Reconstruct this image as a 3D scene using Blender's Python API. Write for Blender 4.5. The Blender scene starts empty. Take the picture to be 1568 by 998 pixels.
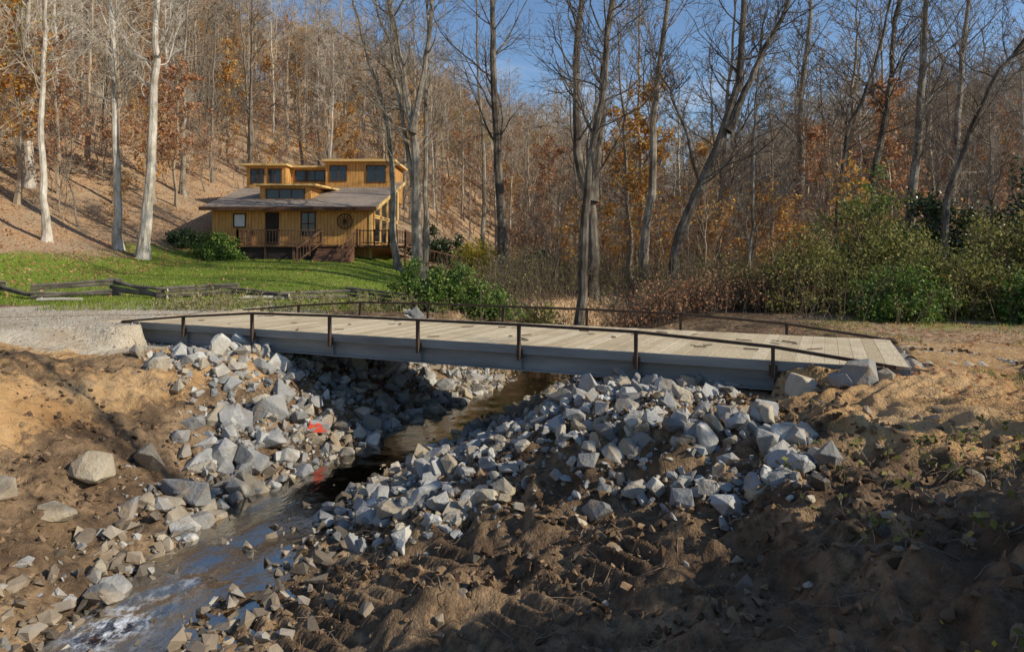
import bpy, bmesh, math, random
import numpy as np
from mathutils import Vector
rng=np.random.default_rng(7)
random.seed(7)
scene=bpy.context.scene
scene.view_settings.view_transform='Standard'
scene.view_settings.look='None'
scene.view_settings.exposure=0
# ---------------------------------------------------------------- noise
TAB=np.random.default_rng(3).random((256,256))
def vnoise(x,y):
    xi=np.floor(x).astype(int); yi=np.floor(y).astype(int)
    fx=x-xi; fy=y-yi
    fx=fx*fx*(3-2*fx); fy=fy*fy*(3-2*fy)
    a=TAB[xi&255,yi&255]; b=TAB[(xi+1)&255,yi&255]
    c=TAB[xi&255,(yi+1)&255]; d=TAB[(xi+1)&255,(yi+1)&255]
    return (a*(1-fx)+b*fx)*(1-fy)+(c*(1-fx)+d*fx)*fy
def fbm(x,y,o=4,off=0):
    s=0;a=.5;t=0
    for i in range(o):
        s=s+a*vnoise(x*2**i+17.3*i+off,y*2**i+9.1*i+off*1.7); t+=a; a*=.5
    return s/t-.5
def ss(a,b,x):
    t=np.clip((x-a)/(b-a),0,1); return t*t*(3-2*t)
# ---------------------------------------------------------------- terrain
CL=np.array([(-9,-14),(-6.2,-4),(-5,2),(-4.35,6),(-4.2,8.7),(-4.2,9.65),(-3.96,11.7),(-3.1,13.4),(-1.4,17.5),(.35,21),(1.2,24),(5.5,29),(14,33),(40,44),(120,60)],float)
def poly_dist(x,y,C):
    best=np.full(x.shape,1e9); sg=np.ones(x.shape)
    for i in range(len(C)-1):
        a=C[i];b=C[i+1];v=b-a;L2=v@v
        t=np.clip(((x-a[0])*v[0]+(y-a[1])*v[1])/L2,0,1)
        px=x-(a[0]+t*v[0]);py=y-(a[1]+t*v[1])
        dd=np.hypot(px,py)
        cr=v[0]*(y-a[1])-v[1]*(x-a[0])
        m=dd<best
        best=np.where(m,dd,best); sg=np.where(m,np.where(cr<0,1,-1),sg)
    return best*sg
BO=np.array([-8.68,18.18]); BA=np.array([.9075,-.42]); BW=np.array([.42,.9075])
def bloc(x,y):
    dx=x-BO[0];dy=y-BO[1]
    return dx*BA[0]+dy*BA[1], dx*BW[0]+dy*BW[1]
def hill_s(x,y):
    sl=(-x-23)+np.maximum(0,y-42)*.62
    sr=(x-42)+(y-60)*.2
    return sl,sr
ROADL=np.array([(-9.8,21.2),(-14,20.6),(-20,18.4),(-35,14),(-80,8)],float)
ROADR=np.array([(7.2,13.1),(11,12.2),(17,13),(30,17),(80,30)],float)
TRK=np.array([(8,12.6),(7.0,10.6),(5.6,9.4),(6.5,8.3),(9,7.6),(14,7)],float)
TREAD=[np.array([(-2.75,6.7),(-1.0,8.5)],float),np.array([(-1.0,6.1),(1.2,7.5)],float),np.array([(-3.0,7.9),(-2.1,8.8)],float)]
def waterz(y): return -4.3+.012*np.clip(y-6,-20,30)
def H(x,y,detail=True):
    x=np.asarray(x,float);y=np.asarray(y,float)
    d=poly_dist(x,y,CL); ad=np.abs(d)
    wl=ss(-2,-11,x)
    B=-1.88+np.clip((y-23),0,26)*.080*wl + (1-wl)*(-.04+ .12*ss(24,50,y))
    B=B+fbm(x*.09,y*.09,3)*1.0*ss(24,40,y)*(1-wl*.75)
    sl,sr=hill_s(x,y)
    sl=np.maximum(sl+4,0);sr=np.maximum(sr,0)
    sl=sl*sl/(sl+8)
    hl=84*(1-np.exp(-sl*.49/84)); hr=70*(1-np.exp(-sr*.43/70))
    B=B+np.maximum(hl,hr)*(1+.35*fbm(x*.012,y*.012,3,5))
    W=waterz(y)
    far=ss(19,25,y)
    DL=5.3*(1-far)+2.6*far
    t=np.clip((ad-1.0)/(DL-1.0),0,1)
    zl=W+(B-W)*(t*.75+.25*ss(0,1,t))
    D1=8.5+(4.6-8.5)*ss(6,12.5,y); D1=D1*(1-far)+2.2*far
    t1=np.clip((d-1.1)/(D1-1.1),0,1); t2=np.clip((d-D1)/(4*(1-far)+1*far),0,1)
    zr=W+(-2.45-W)*t1**1.25+(B+2.45)*t2*t2*(3-2*t2)
    z=np.where(d<0,zl,zr)
    z=np.where(ad<1.1,W-.17*(1-(ad/1.1)**2)*1.0-.01,z)
    z=z+1.5*np.exp(-((x-1.2)**2+(y+.8)**2)/9)
    z=z+.55*np.exp(-((x-5.2)**2/5+(y-5.2)**2/4))
    a,w=bloc(x,y)
    sb_=.30+5.7*ss(-1.3,-.1,w)*ss(5.6,4.4,w)
    sR=.30+5.7*ss(-.3,.0,w)*ss(5.6,4.4,w)
    lim=-2.44+np.maximum(0,np.where(w>-.3,-2.45,-1.2)-a)*sb_+np.maximum(0,a-np.where(w>-.12,16.75,14.6))*sR+np.maximum(0,w-4.5)*.6+np.maximum(0,-w-3.0)*.25
    z=np.minimum(z,lim)
    if detail:
        road=np.maximum(ss(4.2,3.0,np.abs(poly_dist(x,y,ROADL))),ss(2.6,1.6,np.abs(poly_dist(x,y,ROADR))))
        trk=ss(1.5,.8,np.abs(poly_dist(x,y,TRK)))
        nearm=ss(24,19,y)*(1-road)
        rgt=ss(1.0,2.2,d)*ss(13,9,y)
        lft=ss(-1.0,-2,d)*ss(20,15,y)
        tm=np.zeros(x.shape)
        for T in TREAD: tm=np.maximum(tm,ss(.75,.4,np.abs(poly_dist(x,y,T))))
        amp=nearm*(.25+1.25*rgt*(1-.75*trk)+.9*lft)*(1-.75*tm)
        n1=fbm(x*.9,y*.9,3,2); n2=fbm(x*3.1,y*3.1,3,4)
        n3=np.abs(fbm(x*1.7+n2,y*2.3,3,9))
        n4=fbm(x*8,y*8,2,14)
        z=z+amp*(.36*n1+.24*n2-.28*n3+.09*n4+.03)
        for T in TREAD:
            dd=np.abs(poly_dist(x,y,T)); v=T[-1]-T[0]; v=v/np.hypot(*v)
            al=(x-T[0][0])*v[0]+(y-T[0][1])*v[1]
            rid=np.clip(np.sin(al*2*np.pi/.23+n2*1.5)*1.6,-1,1)
            z=z+ss(.50,.40,dd)*(.065*rid)*(.7+n1*1.0)-ss(.6,.4,dd)*.06
        dt=np.abs(poly_dist(x,y,TRK)); 
        z=z-.07*(np.exp(-((dt-.75)/.16)**2))+.022*np.sin(dt*26)*ss(1.6,1.1,dt)
        z=z+ss(24,30,y)*.10*fbm(x*.7,y*.7,3,1)*(1-.7*wl)
        z=z+np.where(ad<1.5,.24*fbm(x*2.6,y*2.6,3,7)*ss(16,12,y)+.03*ss(14,10,y),0)
    return z
def aspan(pts): 
    return np.unique(np.round(np.concatenate(pts),4))
ys=aspan([np.arange(-14,3,.3),np.arange(3,15,.05),np.arange(15,24.5,.09),np.arange(24.5,62,.35),62*np.geomspace(1,22,60)])
xs=aspan([-np.geomspace(28,1300,48),np.arange(-28,-11,.3),np.arange(-11,9,.055),np.arange(9,28,.22),np.geomspace(28,1300,48)])
X,Y=np.meshgrid(xs,ys)
Z=H(X,Y)
def make_mesh(name,V,faces,mats=(),midx=None,smooth=False):
    me=bpy.data.meshes.new(name)
    V=np.asarray(V,np.float32)
    me.vertices.add(len(V)); me.vertices.foreach_set('co',V.ravel())
    tot=[];ls=0;starts=[];tt=[]
    for f in faces:
        if len(f)==0: continue
        k=f.shape[1]; tot.append(f.ravel()); starts.append(ls+np.arange(len(f))*k); tt.append(np.full(len(f),k)); ls+=f.size
    loops=np.concatenate(tot).astype(np.int32)
    me.loops.add(len(loops)); me.loops.foreach_set('vertex_index',loops)
    st=np.concatenate(starts).astype(np.int32); tt=np.concatenate(tt).astype(np.int32)
    me.polygons.add(len(st)); me.polygons.foreach_set('loop_start',st); me.polygons.foreach_set('loop_total',tt)
    for m in mats: me.materials.append(m)
    if midx is not None: me.polygons.foreach_set('material_index',np.asarray(midx,np.int32))
    me.polygons.foreach_set('use_smooth',np.full(len(st),smooth))
    me.update(calc_edges=True); me.validate()
    return me
def add_obj(name,me,parent=None,coll=None):
    o=bpy.data.objects.new(name,me)
    (coll or scene.collection).objects.link(o)
    if parent: o.parent=parent
    return o
# ---------------------------------------------------------------- materials
class NT:
    def __init__(s,name):
        s.m=bpy.data.materials.new(name); s.m.use_nodes=True; s.t=s.m.node_tree; s.t.nodes.clear()
        s.out=s.n('ShaderNodeOutputMaterial')
    def n(s,ty,**k):
        nd=s.t.nodes.new(ty)
        for a,v in k.items(): setattr(nd,a,v)
        return nd
    def l(s,a,b): s.t.links.new(a,b)
    def noise(s,scale,detail=4,vec=None,rough=.6):
        nd=s.n('ShaderNodeTexNoise'); nd.inputs['Scale'].default_value=scale; nd.inputs['Detail'].default_value=detail; nd.inputs['Roughness'].default_value=rough
        s.l(vec if vec is not None else s.pos(),nd.inputs['Vector']); return nd.outputs['Fac']
    def pos(s):
        if not hasattr(s,'_p'):
            s._g=s.n('ShaderNodeNewGeometry'); s._p=s._g.outputs['Position']
        return s._p
    def obj(s):
        if not hasattr(s,'_o'): s._o=s.n('ShaderNodeTexCoord').outputs['Object']
        return s._o
    def ramp(s,fac,stops):
        r=s.n('ShaderNodeValToRGB'); e=r.color_ramp.elements
        while len(e)<len(stops): e.new(.5)
        for i,(p,c) in enumerate(stops):
            e[i].position=p; e[i].color=(*c,1) if len(c)==3 else c
        s.l(fac,r.inputs['Fac']); return r.outputs['Color']
    def mix(s,fac,a,b,mode='MIX'):
        m=s.n('ShaderNodeMix',data_type='RGBA',blend_type=mode)
        for sock,v in ((m.inputs[0],fac),(m.inputs[6],a),(m.inputs[7],b)):
            if hasattr(v,'default_value') or isinstance(v,bpy.types.NodeSocket): s.l(v,sock)
            elif isinstance(v,(int,float)): sock.default_value=v
            else: sock.default_value=(*v,1)
        return m.outputs[2]
    def math(s,op,a,b=0,c=0):
        m=s.n('ShaderNodeMath',operation=op)
        for i,v in enumerate((a,b,c)):
            if isinstance(v,bpy.types.NodeSocket): s.l(v,m.inputs[i])
            else: m.inputs[i].default_value=v
        return m.outputs[0]
    def bsdf(s,col,rough=.9,bump=None,bs=.5,bd=.05,metal=0,spec=.3,trans=0):
        p=s.n('ShaderNodeBsdfPrincipled')
        if isinstance(col,bpy.types.NodeSocket): s.l(col,p.inputs['Base Color'])
        else: p.inputs['Base Color'].default_value=(*col,1)
        if isinstance(rough,bpy.types.NodeSocket): s.l(rough,p.inputs['Roughness'])
        else: p.inputs['Roughness'].default_value=rough
        p.inputs['Metallic'].default_value=metal
        p.inputs['Specular IOR Level'].default_value=spec
        if bump is not None:
            b=s.n('ShaderNodeBump'); b.inputs['Strength'].default_value=bs; b.inputs['Distance'].default_value=bd
            s.l(bump,b.inputs['Height']); s.l(b.outputs[0],p.inputs['Normal'])
        o=p.outputs[0]
        if trans>0:
            tr=s.n('ShaderNodeBsdfTranslucent')
            if isinstance(col,bpy.types.NodeSocket): s.l(col,tr.inputs['Color'])
            else: tr.inputs['Color'].default_value=(*col,1)
            mx=s.n('ShaderNodeMixShader'); mx.inputs[0].default_value=trans
            s.l(o,mx.inputs[1]); s.l(tr.outputs[0],mx.inputs[2]); o=mx.outputs[0]
        s.l(o,s.out.inputs['Surface']); return s.m
def m_island(name,stops,rough=.9,bumpscale=0,trans=0,bd=.02,noise=6,spec=.2,dirt=None):
    t=NT(name); t.pos()
    r=t._g.outputs['Random Per Island']
    col=t.ramp(r,stops)
    if bumpscale:
        nz=t.noise(noise,6); col=t.mix(t.math('MULTIPLY',nz,.9),col,t.mix(1.0,col,(.45,.42,.38),'MULTIPLY'))
        if dirt: col=t.mix(t.ramp(t.noise(1.9,5),[(.52,(0,0,0)),(.70,(.8,.8,.8))]),col,dirt)
        return t.bsdf(col,rough,t.noise(bumpscale,5),.9,bd,trans=trans,spec=spec)
    return t.bsdf(col,rough,trans=trans,spec=spec)
def m_simple(name,c1,c2,scale,rough=.85,bscale=None,bs=.5,bd=.02,spec=.25,stretch=None,metal=0):
    t=NT(name); v=t.obj()
    if stretch:
        mp=t.n('ShaderNodeMapping'); mp.inputs['Scale'].default_value=stretch; t.l(v,mp.inputs[0]); v=mp.outputs[0]
    nz=t.noise(scale,6,v,.65)
    col=t.ramp(nz,[(.3,c1),(.7,c2)])
    return t.bsdf(col,rough,t.noise(bscale or scale*3,5,v),bs,bd,spec=spec,metal=metal)
# ground
t=NT('ground_mat')
at=t.n('ShaderNodeVertexColor',layer_name='gmask'); sep=t.n('ShaderNodeSeparateColor'); t.l(at.outputs['Color'],sep.inputs[0])
n_a=t.noise(.9,6); n_b=t.noise(7,6); n_c=t.noise(35,4); n_d=t.noise(.25,3)
mud=t.ramp(n_a,[(.3,(.095,.058,.034)),(.46,(.20,.13,.075)),(.58,(.33,.22,.125)),(.72,(.46,.32,.19))])
mud=t.mix(t.ramp(n_b,[(.44,(0,0,0)),(.66,(.8,.8,.8))]),mud,(.08,.054,.034))
dirt=t.ramp(n_a,[(.3,(.40,.22,.09)),(.5,(.62,.39,.18)),(.7,(.74,.52,.28))])
dirt=t.mix(t.math('MULTIPLY',n_b,.55),dirt,(.27,.155,.075))
grav=t.ramp(n_c,[(.3,(.35,.30,.23)),(.5,(.54,.47,.36)),(.7,(.72,.64,.51))])
grav=t.mix(t.ramp(n_a,[(.42,(0,0,0)),(.65,(.75,.75,.75))]),grav,(.40,.30,.19))
grs=t.ramp(n_b,[(.3,(.06,.10,.012)),(.5,(.17,.245,.03)),(.7,(.31,.37,.06))])
grs=t.mix(t.ramp(n_a,[(.5,(0,0,0)),(.75,(.7,.7,.7))]),grs,(.34,.28,.10))
lit=t.ramp(n_b,[(.3,(.20,.12,.06)),(.5,(.42,.27,.15)),(.7,(.62,.43,.26))])
lit=t.mix(t.ramp(n_d,[(.45,(0,0,0)),(.65,(.7,.7,.7))]),lit,(.38,.29,.19))
def sharp(v):
    return t.ramp(t.math('ADD',v,t.math('MULTIPLY',t.math('SUBTRACT',n_b,.5),1.1)),[(.40,(0,0,0)),(.6,(1,1,1))])
c=t.mix(sharp(sep.outputs[2]),mud,dirt)
c=t.mix(sharp(at.outputs['Alpha']),c,lit)
c=t.mix(sharp(sep.outputs[0]),c,grs)
c=t.mix(sharp(sep.outputs[1]),c,grav)
bh=t.math('ADD',t.math('MULTIPLY',n_b,1.0),t.math('MULTIPLY',n_c,.35))
M_ground=t.bsdf(c,.93,bh,1.0,.11,spec=.15)
d=poly_dist(X,Y,CL); a_,w_=bloc(X,Y); sl,sr=hill_s(X,Y)
rl=np.abs(poly_dist(X,Y,ROADL)); rr=np.abs(poly_dist(X,Y,ROADR)); tk=np.abs(poly_dist(X,Y,TRK))
nn=fbm(X*.3,Y*.3,3,3)
grass=ss(23.6,25.2,Y+nn*2)*ss(-2.5,-5.5,X+nn*4)*ss(3,-2,sl+nn*6)*ss(52,47,Y)
grass=np.maximum(grass,.9*ss(8,9.5,X)*ss(13.6,14.8,Y-(X-9)*.12+nn)*ss(20,18,Y)*(.55+nn))
grass=np.maximum(grass,.75*ss(7.5,9,X+nn)*ss(9.2,10.2,Y)*ss(12,11.,Y)*(.5+nn*1.6))
grass=np.maximum(grass,ss(-3,4,X)*ss(40,44,Y)*ss(50,46,Y)*(.45+nn))
gravel=ss(5.0,3.6,rl+nn*1.5)
gravel=np.maximum(gravel,.65*ss(2.4,.8,rr+nn))
orange=ss(-2.6,-3.8,d+nn*2)*ss(19.5,17.5,Y)*(.62+1.4*nn)
orange=np.maximum(orange,ss(2.2,.9,tk+nn*1.2)); orange=np.maximum(orange,.9*ss(2.8,1.5,rr+nn))
orange=np.maximum(orange,ss(2.6,1.0,np.hypot(X-5,(Y-10.2)))*.8)
orange=np.maximum(orange, ss(3,5,d)*ss(6.5,8,Y)*ss(13,11,Y)*(.25+nn*1.4))
lit_=np.maximum(ss(-2,4,sl+nn*5)*ss(22,25,Y),ss(-5,-1,X)*ss(25,28,Y)); lit_=np.maximum(lit_,ss(50,54,Y))
lit_=np.maximum(lit_,ss(30,34,np.abs(X))); lit_=np.maximum(lit_,.55*ss(14,15,Y)*ss(7,9,X)) 
ny,nx=X.shape
idx=np.arange(nx*ny).reshape(ny,nx)
F=np.stack([idx[:-1,:-1],idx[:-1,1:],idx[1:,1:],idx[1:,:-1]],-1).reshape(-1,4)
me=make_mesh('ground',np.stack([X,Y,Z],-1).reshape(-1,3),[F],[M_ground],smooth=True)
def setmask(me,arrs):
    ca=me.color_attributes.new('gmask','FLOAT_COLOR','POINT')
    ca.data.foreach_set('color',np.stack([np.clip(a,0,1).ravel() for a in arrs],-1).astype(np.float32).ravel())
setmask(me,[grass,gravel,orange,lit_])
ground=add_obj('ground',me)
def road(name,C,half,n_al,n_ac,masks):
    seg=np.hypot(*np.diff(C,axis=0).T); cum=np.concatenate([[0],np.cumsum(seg)])
    s=np.linspace(0,cum[-1]*.55,n_al); cx=np.interp(s,cum,C[:,0]); cy=np.interp(s,cum,C[:,1])
    k=np.ones(9)/9
    cx=np.convolve(np.pad(cx,4,'edge'),k,'valid'); cy=np.convolve(np.pad(cy,4,'edge'),k,'valid')
    tx=np.gradient(cx);ty=np.gradient(cy);L=np.hypot(tx,ty);nx_=-ty/L;ny_=tx/L
    o=np.linspace(-half,half,n_ac)
    RX=cx[:,None]+nx_[:,None]*o; RY=cy[:,None]+ny_[:,None]*o
    edge=fbm(RX*.5,RY*.5,3,8)*1.0*(np.abs(o)/half)**3
    RX=RX+nx_[:,None]*edge;RY=RY+ny_[:,None]*edge
    rut=np.exp(-((np.abs(o)-.8)/.22)**2)*.025
    RZ=H(RX,RY)+.03-.045*(np.abs(o)/half)**6-rut+.012*fbm(RX*3,RY*3,2)
    i=np.arange(RX.size).reshape(RX.shape)
    f=np.stack([i[:-1,:-1],i[:-1,1:],i[1:,1:],i[1:,:-1]],-1).reshape(-1,4)
    m=make_mesh(name,np.stack([RX,RY,RZ],-1).reshape(-1,3),[f],[M_ground],smooth=True)
    mk=[np.full(RX.shape,v) for v in masks]; mk[1]=mk[1]*(1-.55*np.exp(-(o/.4)**2))+0*RX
    setmask(m,mk); return add_obj(name,m)
road('gravel_road',ROADL,2.9,160,36,(0,.95,.4,0))
road('dirt_road',ROADR,1.7,140,24,(0,.35,.9,0))
# ---------------------------------------------------------------- water
t=NT('water_mat')
mp=t.n('ShaderNodeMapping'); mp.inputs['Scale'].default_value=(1,.6,1); t.l(t.pos(),mp.inputs[0])
b=t.n('ShaderNodeBump'); b.inputs['Strength'].default_value=.3; b.inputs['Distance'].default_value=.025
t.l(t.noise(7.5,4,mp.outputs[0]),b.inputs['Height'])
gl=t.n('ShaderNodeBsdfGlossy'); gl.inputs['Roughness'].default_value=.07; gl.inputs['Color'].default_value=(.5,.47,.42,1); t.l(b.outputs[0],gl.inputs['Normal'])
tr=t.n('ShaderNodeBsdfTransparent'); tr.inputs['Color'].default_value=(.58,.49,.35,1)
fr=t.n('ShaderNodeFresnel'); fr.inputs['IOR'].default_value=1.15; t.l(b.outputs[0],fr.inputs['Normal'])
mx=t.n('ShaderNodeMixShader'); t.l(fr.outputs[0],mx.inputs[0]); t.l(tr.outputs[0],mx.inputs[1]); t.l(gl.outputs[0],mx.inputs[2])
at=t.n('ShaderNodeVertexColor',layer_name='foam'); 
fm=t.math('MULTIPLY',at.outputs['Color'],t.ramp(t.noise(7,7,mp.outputs[0],.75),[(.48,(0,0,0)),(.62,(1,1,1))]))
df=t.n('ShaderNodeBsdfDiffuse'); df.inputs['Color'].default_value=(.78,.8,.82,1)
mx2=t.n('ShaderNodeMixShader'); t.l(fm,mx2.inputs[0]); t.l(mx.outputs[0],mx2.inputs[1]); t.l(df.outputs[0],mx2.inputs[2])
t.l(mx2.outputs[0],t.out.inputs['Surface']); M_water=t.m
seg=np.hypot(*np.diff(CL,axis=0).T); cum=np.concatenate([[0],np.cumsum(seg)]); s=np.arange(0,cum[12],.08)
cx=np.interp(s,cum,CL[:,0]);cy=np.interp(s,cum,CL[:,1]); k=np.ones(15)/15
cx=np.convolve(np.pad(cx,7,'edge'),k,'valid');cy=np.convolve(np.pad(cy,7,'edge'),k,'valid')
tx=np.gradient(cx);ty=np.gradient(cy);L=np.hypot(tx,ty)
o=np.linspace(-1.7,1.7,36)
WX=cx[:,None]-(ty/L)[:,None]*o; WY=cy[:,None]+(tx/L)[:,None]*o
foam=np.exp(-((WX+4.6)**2/.14+(WY-7.8)**2/.45))*.95+.35*np.exp(-((WX+4.2)**2/.06+(WY-8.9)**2/.14))
WZ=waterz(WY)+.0+.04*fbm(WX*2.2,WY*1.5,3)+foam*.10*fbm(WX*4,WY*4,3,3)
i=np.arange(WX.size).reshape(WX.shape); f=np.stack([i[:-1,:-1],i[:-1,1:],i[1:,1:],i[1:,:-1]],-1).reshape(-1,4)
m=make_mesh('stream_water',np.stack([WX,WY,WZ],-1).reshape(-1,3),[f],[M_water],smooth=True)
ca=m.color_attributes.new('foam','FLOAT_COLOR','POINT'); ff=np.clip(foam,0,1).ravel()
ca.data.foreach_set('color',np.stack([ff,ff,ff,ff],-1).astype(np.float32).ravel())
add_obj('stream_water',m)
# ---------------------------------------------------------------- rocks
def hull_templates(n,npts,seed,flat=.75,pw=.7):
    r=np.random.default_rng(seed); out=[]
    for k in range(n):
        p=r.normal(size=(npts,3)); p/=np.linalg.norm(p,axis=1)[:,None]
        p=np.sign(p)*np.abs(p)**pw; p*=r.uniform(.8,1.05,(npts,1)); p*=np.array([1,r.uniform(.55,.95),r.uniform(.38,flat)])
        bm=bmesh.new(); vs=[bm.verts.new(q) for q in p]
        bmesh.ops.convex_hull(bm,input=vs)
        bmesh.ops.delete(bm,geom=[v for v in bm.verts if not v.link_faces],context='VERTS')
        bmesh.ops.dissolve_limit(bm,angle_limit=math.radians(16),verts=bm.verts[:],edges=bm.edges[:])
        if npts>12: bmesh.ops.bevel(bm,geom=list(bm.edges),offset=.028,segments=1,affect='EDGES',profile=.5)
        bmesh.ops.triangulate(bm,faces=bm.faces)
        bm.verts.index_update()
        V=np.array([v.co[:] for v in bm.verts]); Fa=np.array([[v.index for v in f_.verts] for f_ in bm.faces]); bm.free()
        out.append((V,Fa))
    return out
T_rock=hull_templates(26,14,11,.8,.62)+hull_templates(8,20,13,.8,.8); T_small=hull_templates(10,8,12)+hull_templates(6,12,15)
def rotm(n,r,tilt=.6):
    a=r.uniform(0,2*np.pi,n); b=r.normal(0,tilt,n); c=r.normal(0,tilt,n)
    ca,sa,cb,sb,cc,sc=np.cos(a),np.sin(a),np.cos(b),np.sin(b),np.cos(c),np.sin(c)
    Rz=np.zeros((n,3,3));Rz[:,0,0]=ca;Rz[:,0,1]=-sa;Rz[:,1,0]=sa;Rz[:,1,1]=ca;Rz[:,2,2]=1
    Rx=np.zeros((n,3,3));Rx[:,0,0]=1;Rx[:,1,1]=cb;Rx[:,1,2]=-sb;Rx[:,2,1]=sb;Rx[:,2,2]=cb
    Ry=np.zeros((n,3,3));Ry[:,1,1]=1;Ry[:,0,0]=cc;Ry[:,0,2]=sc;Ry[:,2,0]=-sc;Ry[:,2,2]=cc
    return Rz@Rx@Ry
def scatter(name,pos,size,temps,mat,seed,tilt=.6):
    r=np.random.default_rng(seed); n=len(pos); R=rotm(n,r,tilt); which=r.integers(0,len(temps),n)
    Vs=[];Fs=[];off=0
    for k,(V,Fa) in enumerate(temps):
        ii=np.where(which==k)[0]
        if len(ii)==0: continue
        vv=np.einsum('nij,vj->nvi',R[ii],V)*size[ii][:,None,None]+pos[ii][:,None,:]
        Vs.append(vv.reshape(-1,3)); ff=Fa[None]+(np.arange(len(ii))*len(V))[:,None,None]+off
        Fs.append(ff.reshape(-1,3)); off+=len(ii)*len(V)
    return add_obj(name,make_mesh(name,np.concatenate(Vs),[np.concatenate(Fs)],[mat]))
M_rock=m_island('riprap_rock_mat',[(0,(.24,.24,.23)),(.25,(.38,.38,.37)),(.5,(.52,.52,.50)),(.64,(.42,.36,.27)),(.8,(.62,.54,.40)),(.9,(.58,.58,.55)),(1,(.72,.70,.63))],.85,14,bd=.035,noise=5,dirt=(.32,.23,.14))
M_cob=m_island('cobble_mat',[(0,(.12,.10,.075)),(.4,(.26,.205,.145)),(.8,(.40,.32,.225)),(1,(.50,.46,.39))],.6,20,bd=.01,spec=.4)
M_clod=m_island('mud_clod_mat',[(0,(.085,.053,.032)),(.5,(.21,.14,.082)),(1,(.40,.27,.16))],.95,18,bd=.02)
def inpoly(x,y,P):
    ins=np.zeros(x.shape,bool); n=len(P); j=n-1
    for i in range(n):
        xi,yi=P[i];xj,yj=P[j]
        c=((yi>y)!=(yj>y))&(x<(xj-xi)*(y-yi)/(yj-yi+1e-9)+xi); ins^=c; j=i
    return ins
RP=[(-2.6,9.9),(-1.6,9.0),(-.6,9.0),(.3,9.1),(1.0,8.4),(1.7,8.3),(2.2,7.6),(3.2,7.1),(3.8,8.2),(3.6,9.6),(3.7,10.9),(4.0,11.8),(4,12.6),(2.3,14),(1.2,16),(.4,18.2),(-.5,17.6),(-1.4,15.6),(-2.3,13.4),(-2.9,12),(-3.1,11)]
def cand(n,x0,x1,y0,y1,r): return r.uniform(x0,x1,n),r.uniform(y0,y1,n)
r=np.random.default_rng(21)
def rocks_layer(n,smin,smax,pw,lift,wall=False):
    x,y=cand(n,-11,7,6,22.5,r); d=poly_dist(x,y,CL)
    inr=inpoly(x+r.normal(0,.13,n),y+r.normal(0,.13,n),RP)
    dn=-d
    top=np.where(y<12.5,1.9,np.where(y<16,1.9+(y-12.5)*1.15,6.0)); top=np.where(y>20.5,3.6,top)
    top=np.where(y<10.2,1.5,top)
    inl=(dn>.7)&(dn<top+r.normal(0,.25,n))&(r.random(n)<np.where(y<10.5,.35,1))
    inb=(d>.9)&(d<2.6)&(y>17)&(y<22)
    keep=(inr&(not wall))|inl|(inb&(not wall))
    dens=fbm(x*.6,y*.6,2,6)+.5
    if not wall: keep&=(r.random(n)<np.clip(dens*2.1,.4,1))
    x=x[keep];y=y[keep];n2=len(x)
    s=smin+(smax-smin)*r.random(n2)**pw
    s=np.where((y<9.8),np.minimum(s,.24),s); s=np.where((x>1.0),np.minimum(s,.27),s)
    z=H(x,y)+s*lift*r.uniform(.1,1.1,n2)
    return np.stack([x,y,z],-1),s
p0,s0=rocks_layer(800,.19,.38,1.6,.3)
pw_,sw=rocks_layer(900,.16,.36,1.1,.35,True); kk=(pw_[:,1]>12.3); pw_=pw_[kk]; sw=sw[kk]
p1,s1=rocks_layer(3600,.10,.23,1.4,.55)
p2,s2=rocks_layer(7000,.045,.13,1.6,.5)
p3,s3=rocks_layer(14000,.018,.065,1.3,.6)
bl=np.array([(-5.35,11.3),(-5.7,12.4),(-6.5,10.6),(-5.0,12.9),(-5.6,13.9),(-5.1,14.6),(-6.3,9.4),(-5.8,10.2),(4.8,11.25),(5.5,10.9),(5.2,10.85),(5.9,10.85),(-7.0,9.2),(-5.0,10.5)])
bs=np.array([.52,.36,.36,.36,.42,.44,.3,.32,.42,.40,.26,.22,.3,.28])
bz=H(bl[:,0],bl[:,1])+bs*.25
scatter('riprap_rocks',np.concatenate([p0,pw_,p1,np.column_stack([bl,bz]),p2]),np.concatenate([s0,sw,s1,bs,s2]),T_rock,M_rock,5)
scatter('riprap_gravel',p3,s3,T_small,M_rock,6)
n=13000; k_=r.integers(0,len(cx),n); oo=r.uniform(-1.8,1.8,n); x=cx[k_]-(ty/L)[k_]*oo; y=cy[k_]+(tx/L)[k_]*oo; m_=(y>5)&(y<25)
x=x[m_];y=y[m_]; s_=.02+.15*r.random(len(x))**3
scatter('streambed_cobbles',np.stack([x,y,H(x,y)+s_*.35],-1),s_,T_small,M_cob,8)
n=34000; x,y=cand(n,-11,9,3.2,14,r); d=poly_dist(x,y,CL); tk=np.abs(poly_dist(x,y,TRK))
dens=np.clip(fbm(x*1.1,y*1.1,3,12)*3+.45,0.02,1)
m_=((d>1.2)&(tk>1)&(r.random(n)<dens))|((d<-1.5)&(d>-8)&(r.random(n)<dens*.5)); x=x[m_];y=y[m_]; s_=.012+.08*r.random(len(x))**3.4
scatter('mud_clods',np.stack([x,y,H(x,y)+s_*.3],-1),s_,T_small,M_clod,9)
n=80; x,y=cand(n,-2.4,5.5,5.5,10,r); s_=.05+.09*r.random(n)**2
scatter('buried_rocks',np.stack([x,y,H(x,y)+s_*.1],-1),s_,T_rock,M_cob,10)
n=5000; x,y=cand(n,-22,-8,15,23,r); k=np.abs(poly_dist(x,y,ROADL))<3.6; x=x[k];y=y[k]; s_=.01+.035*r.random(len(x))**2.5
scatter('road_stones',np.stack([x,y,H(x,y)+.03],-1),s_,T_small,M_rock,14)
t=NT('orange_spray_paint_mat'); 
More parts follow.
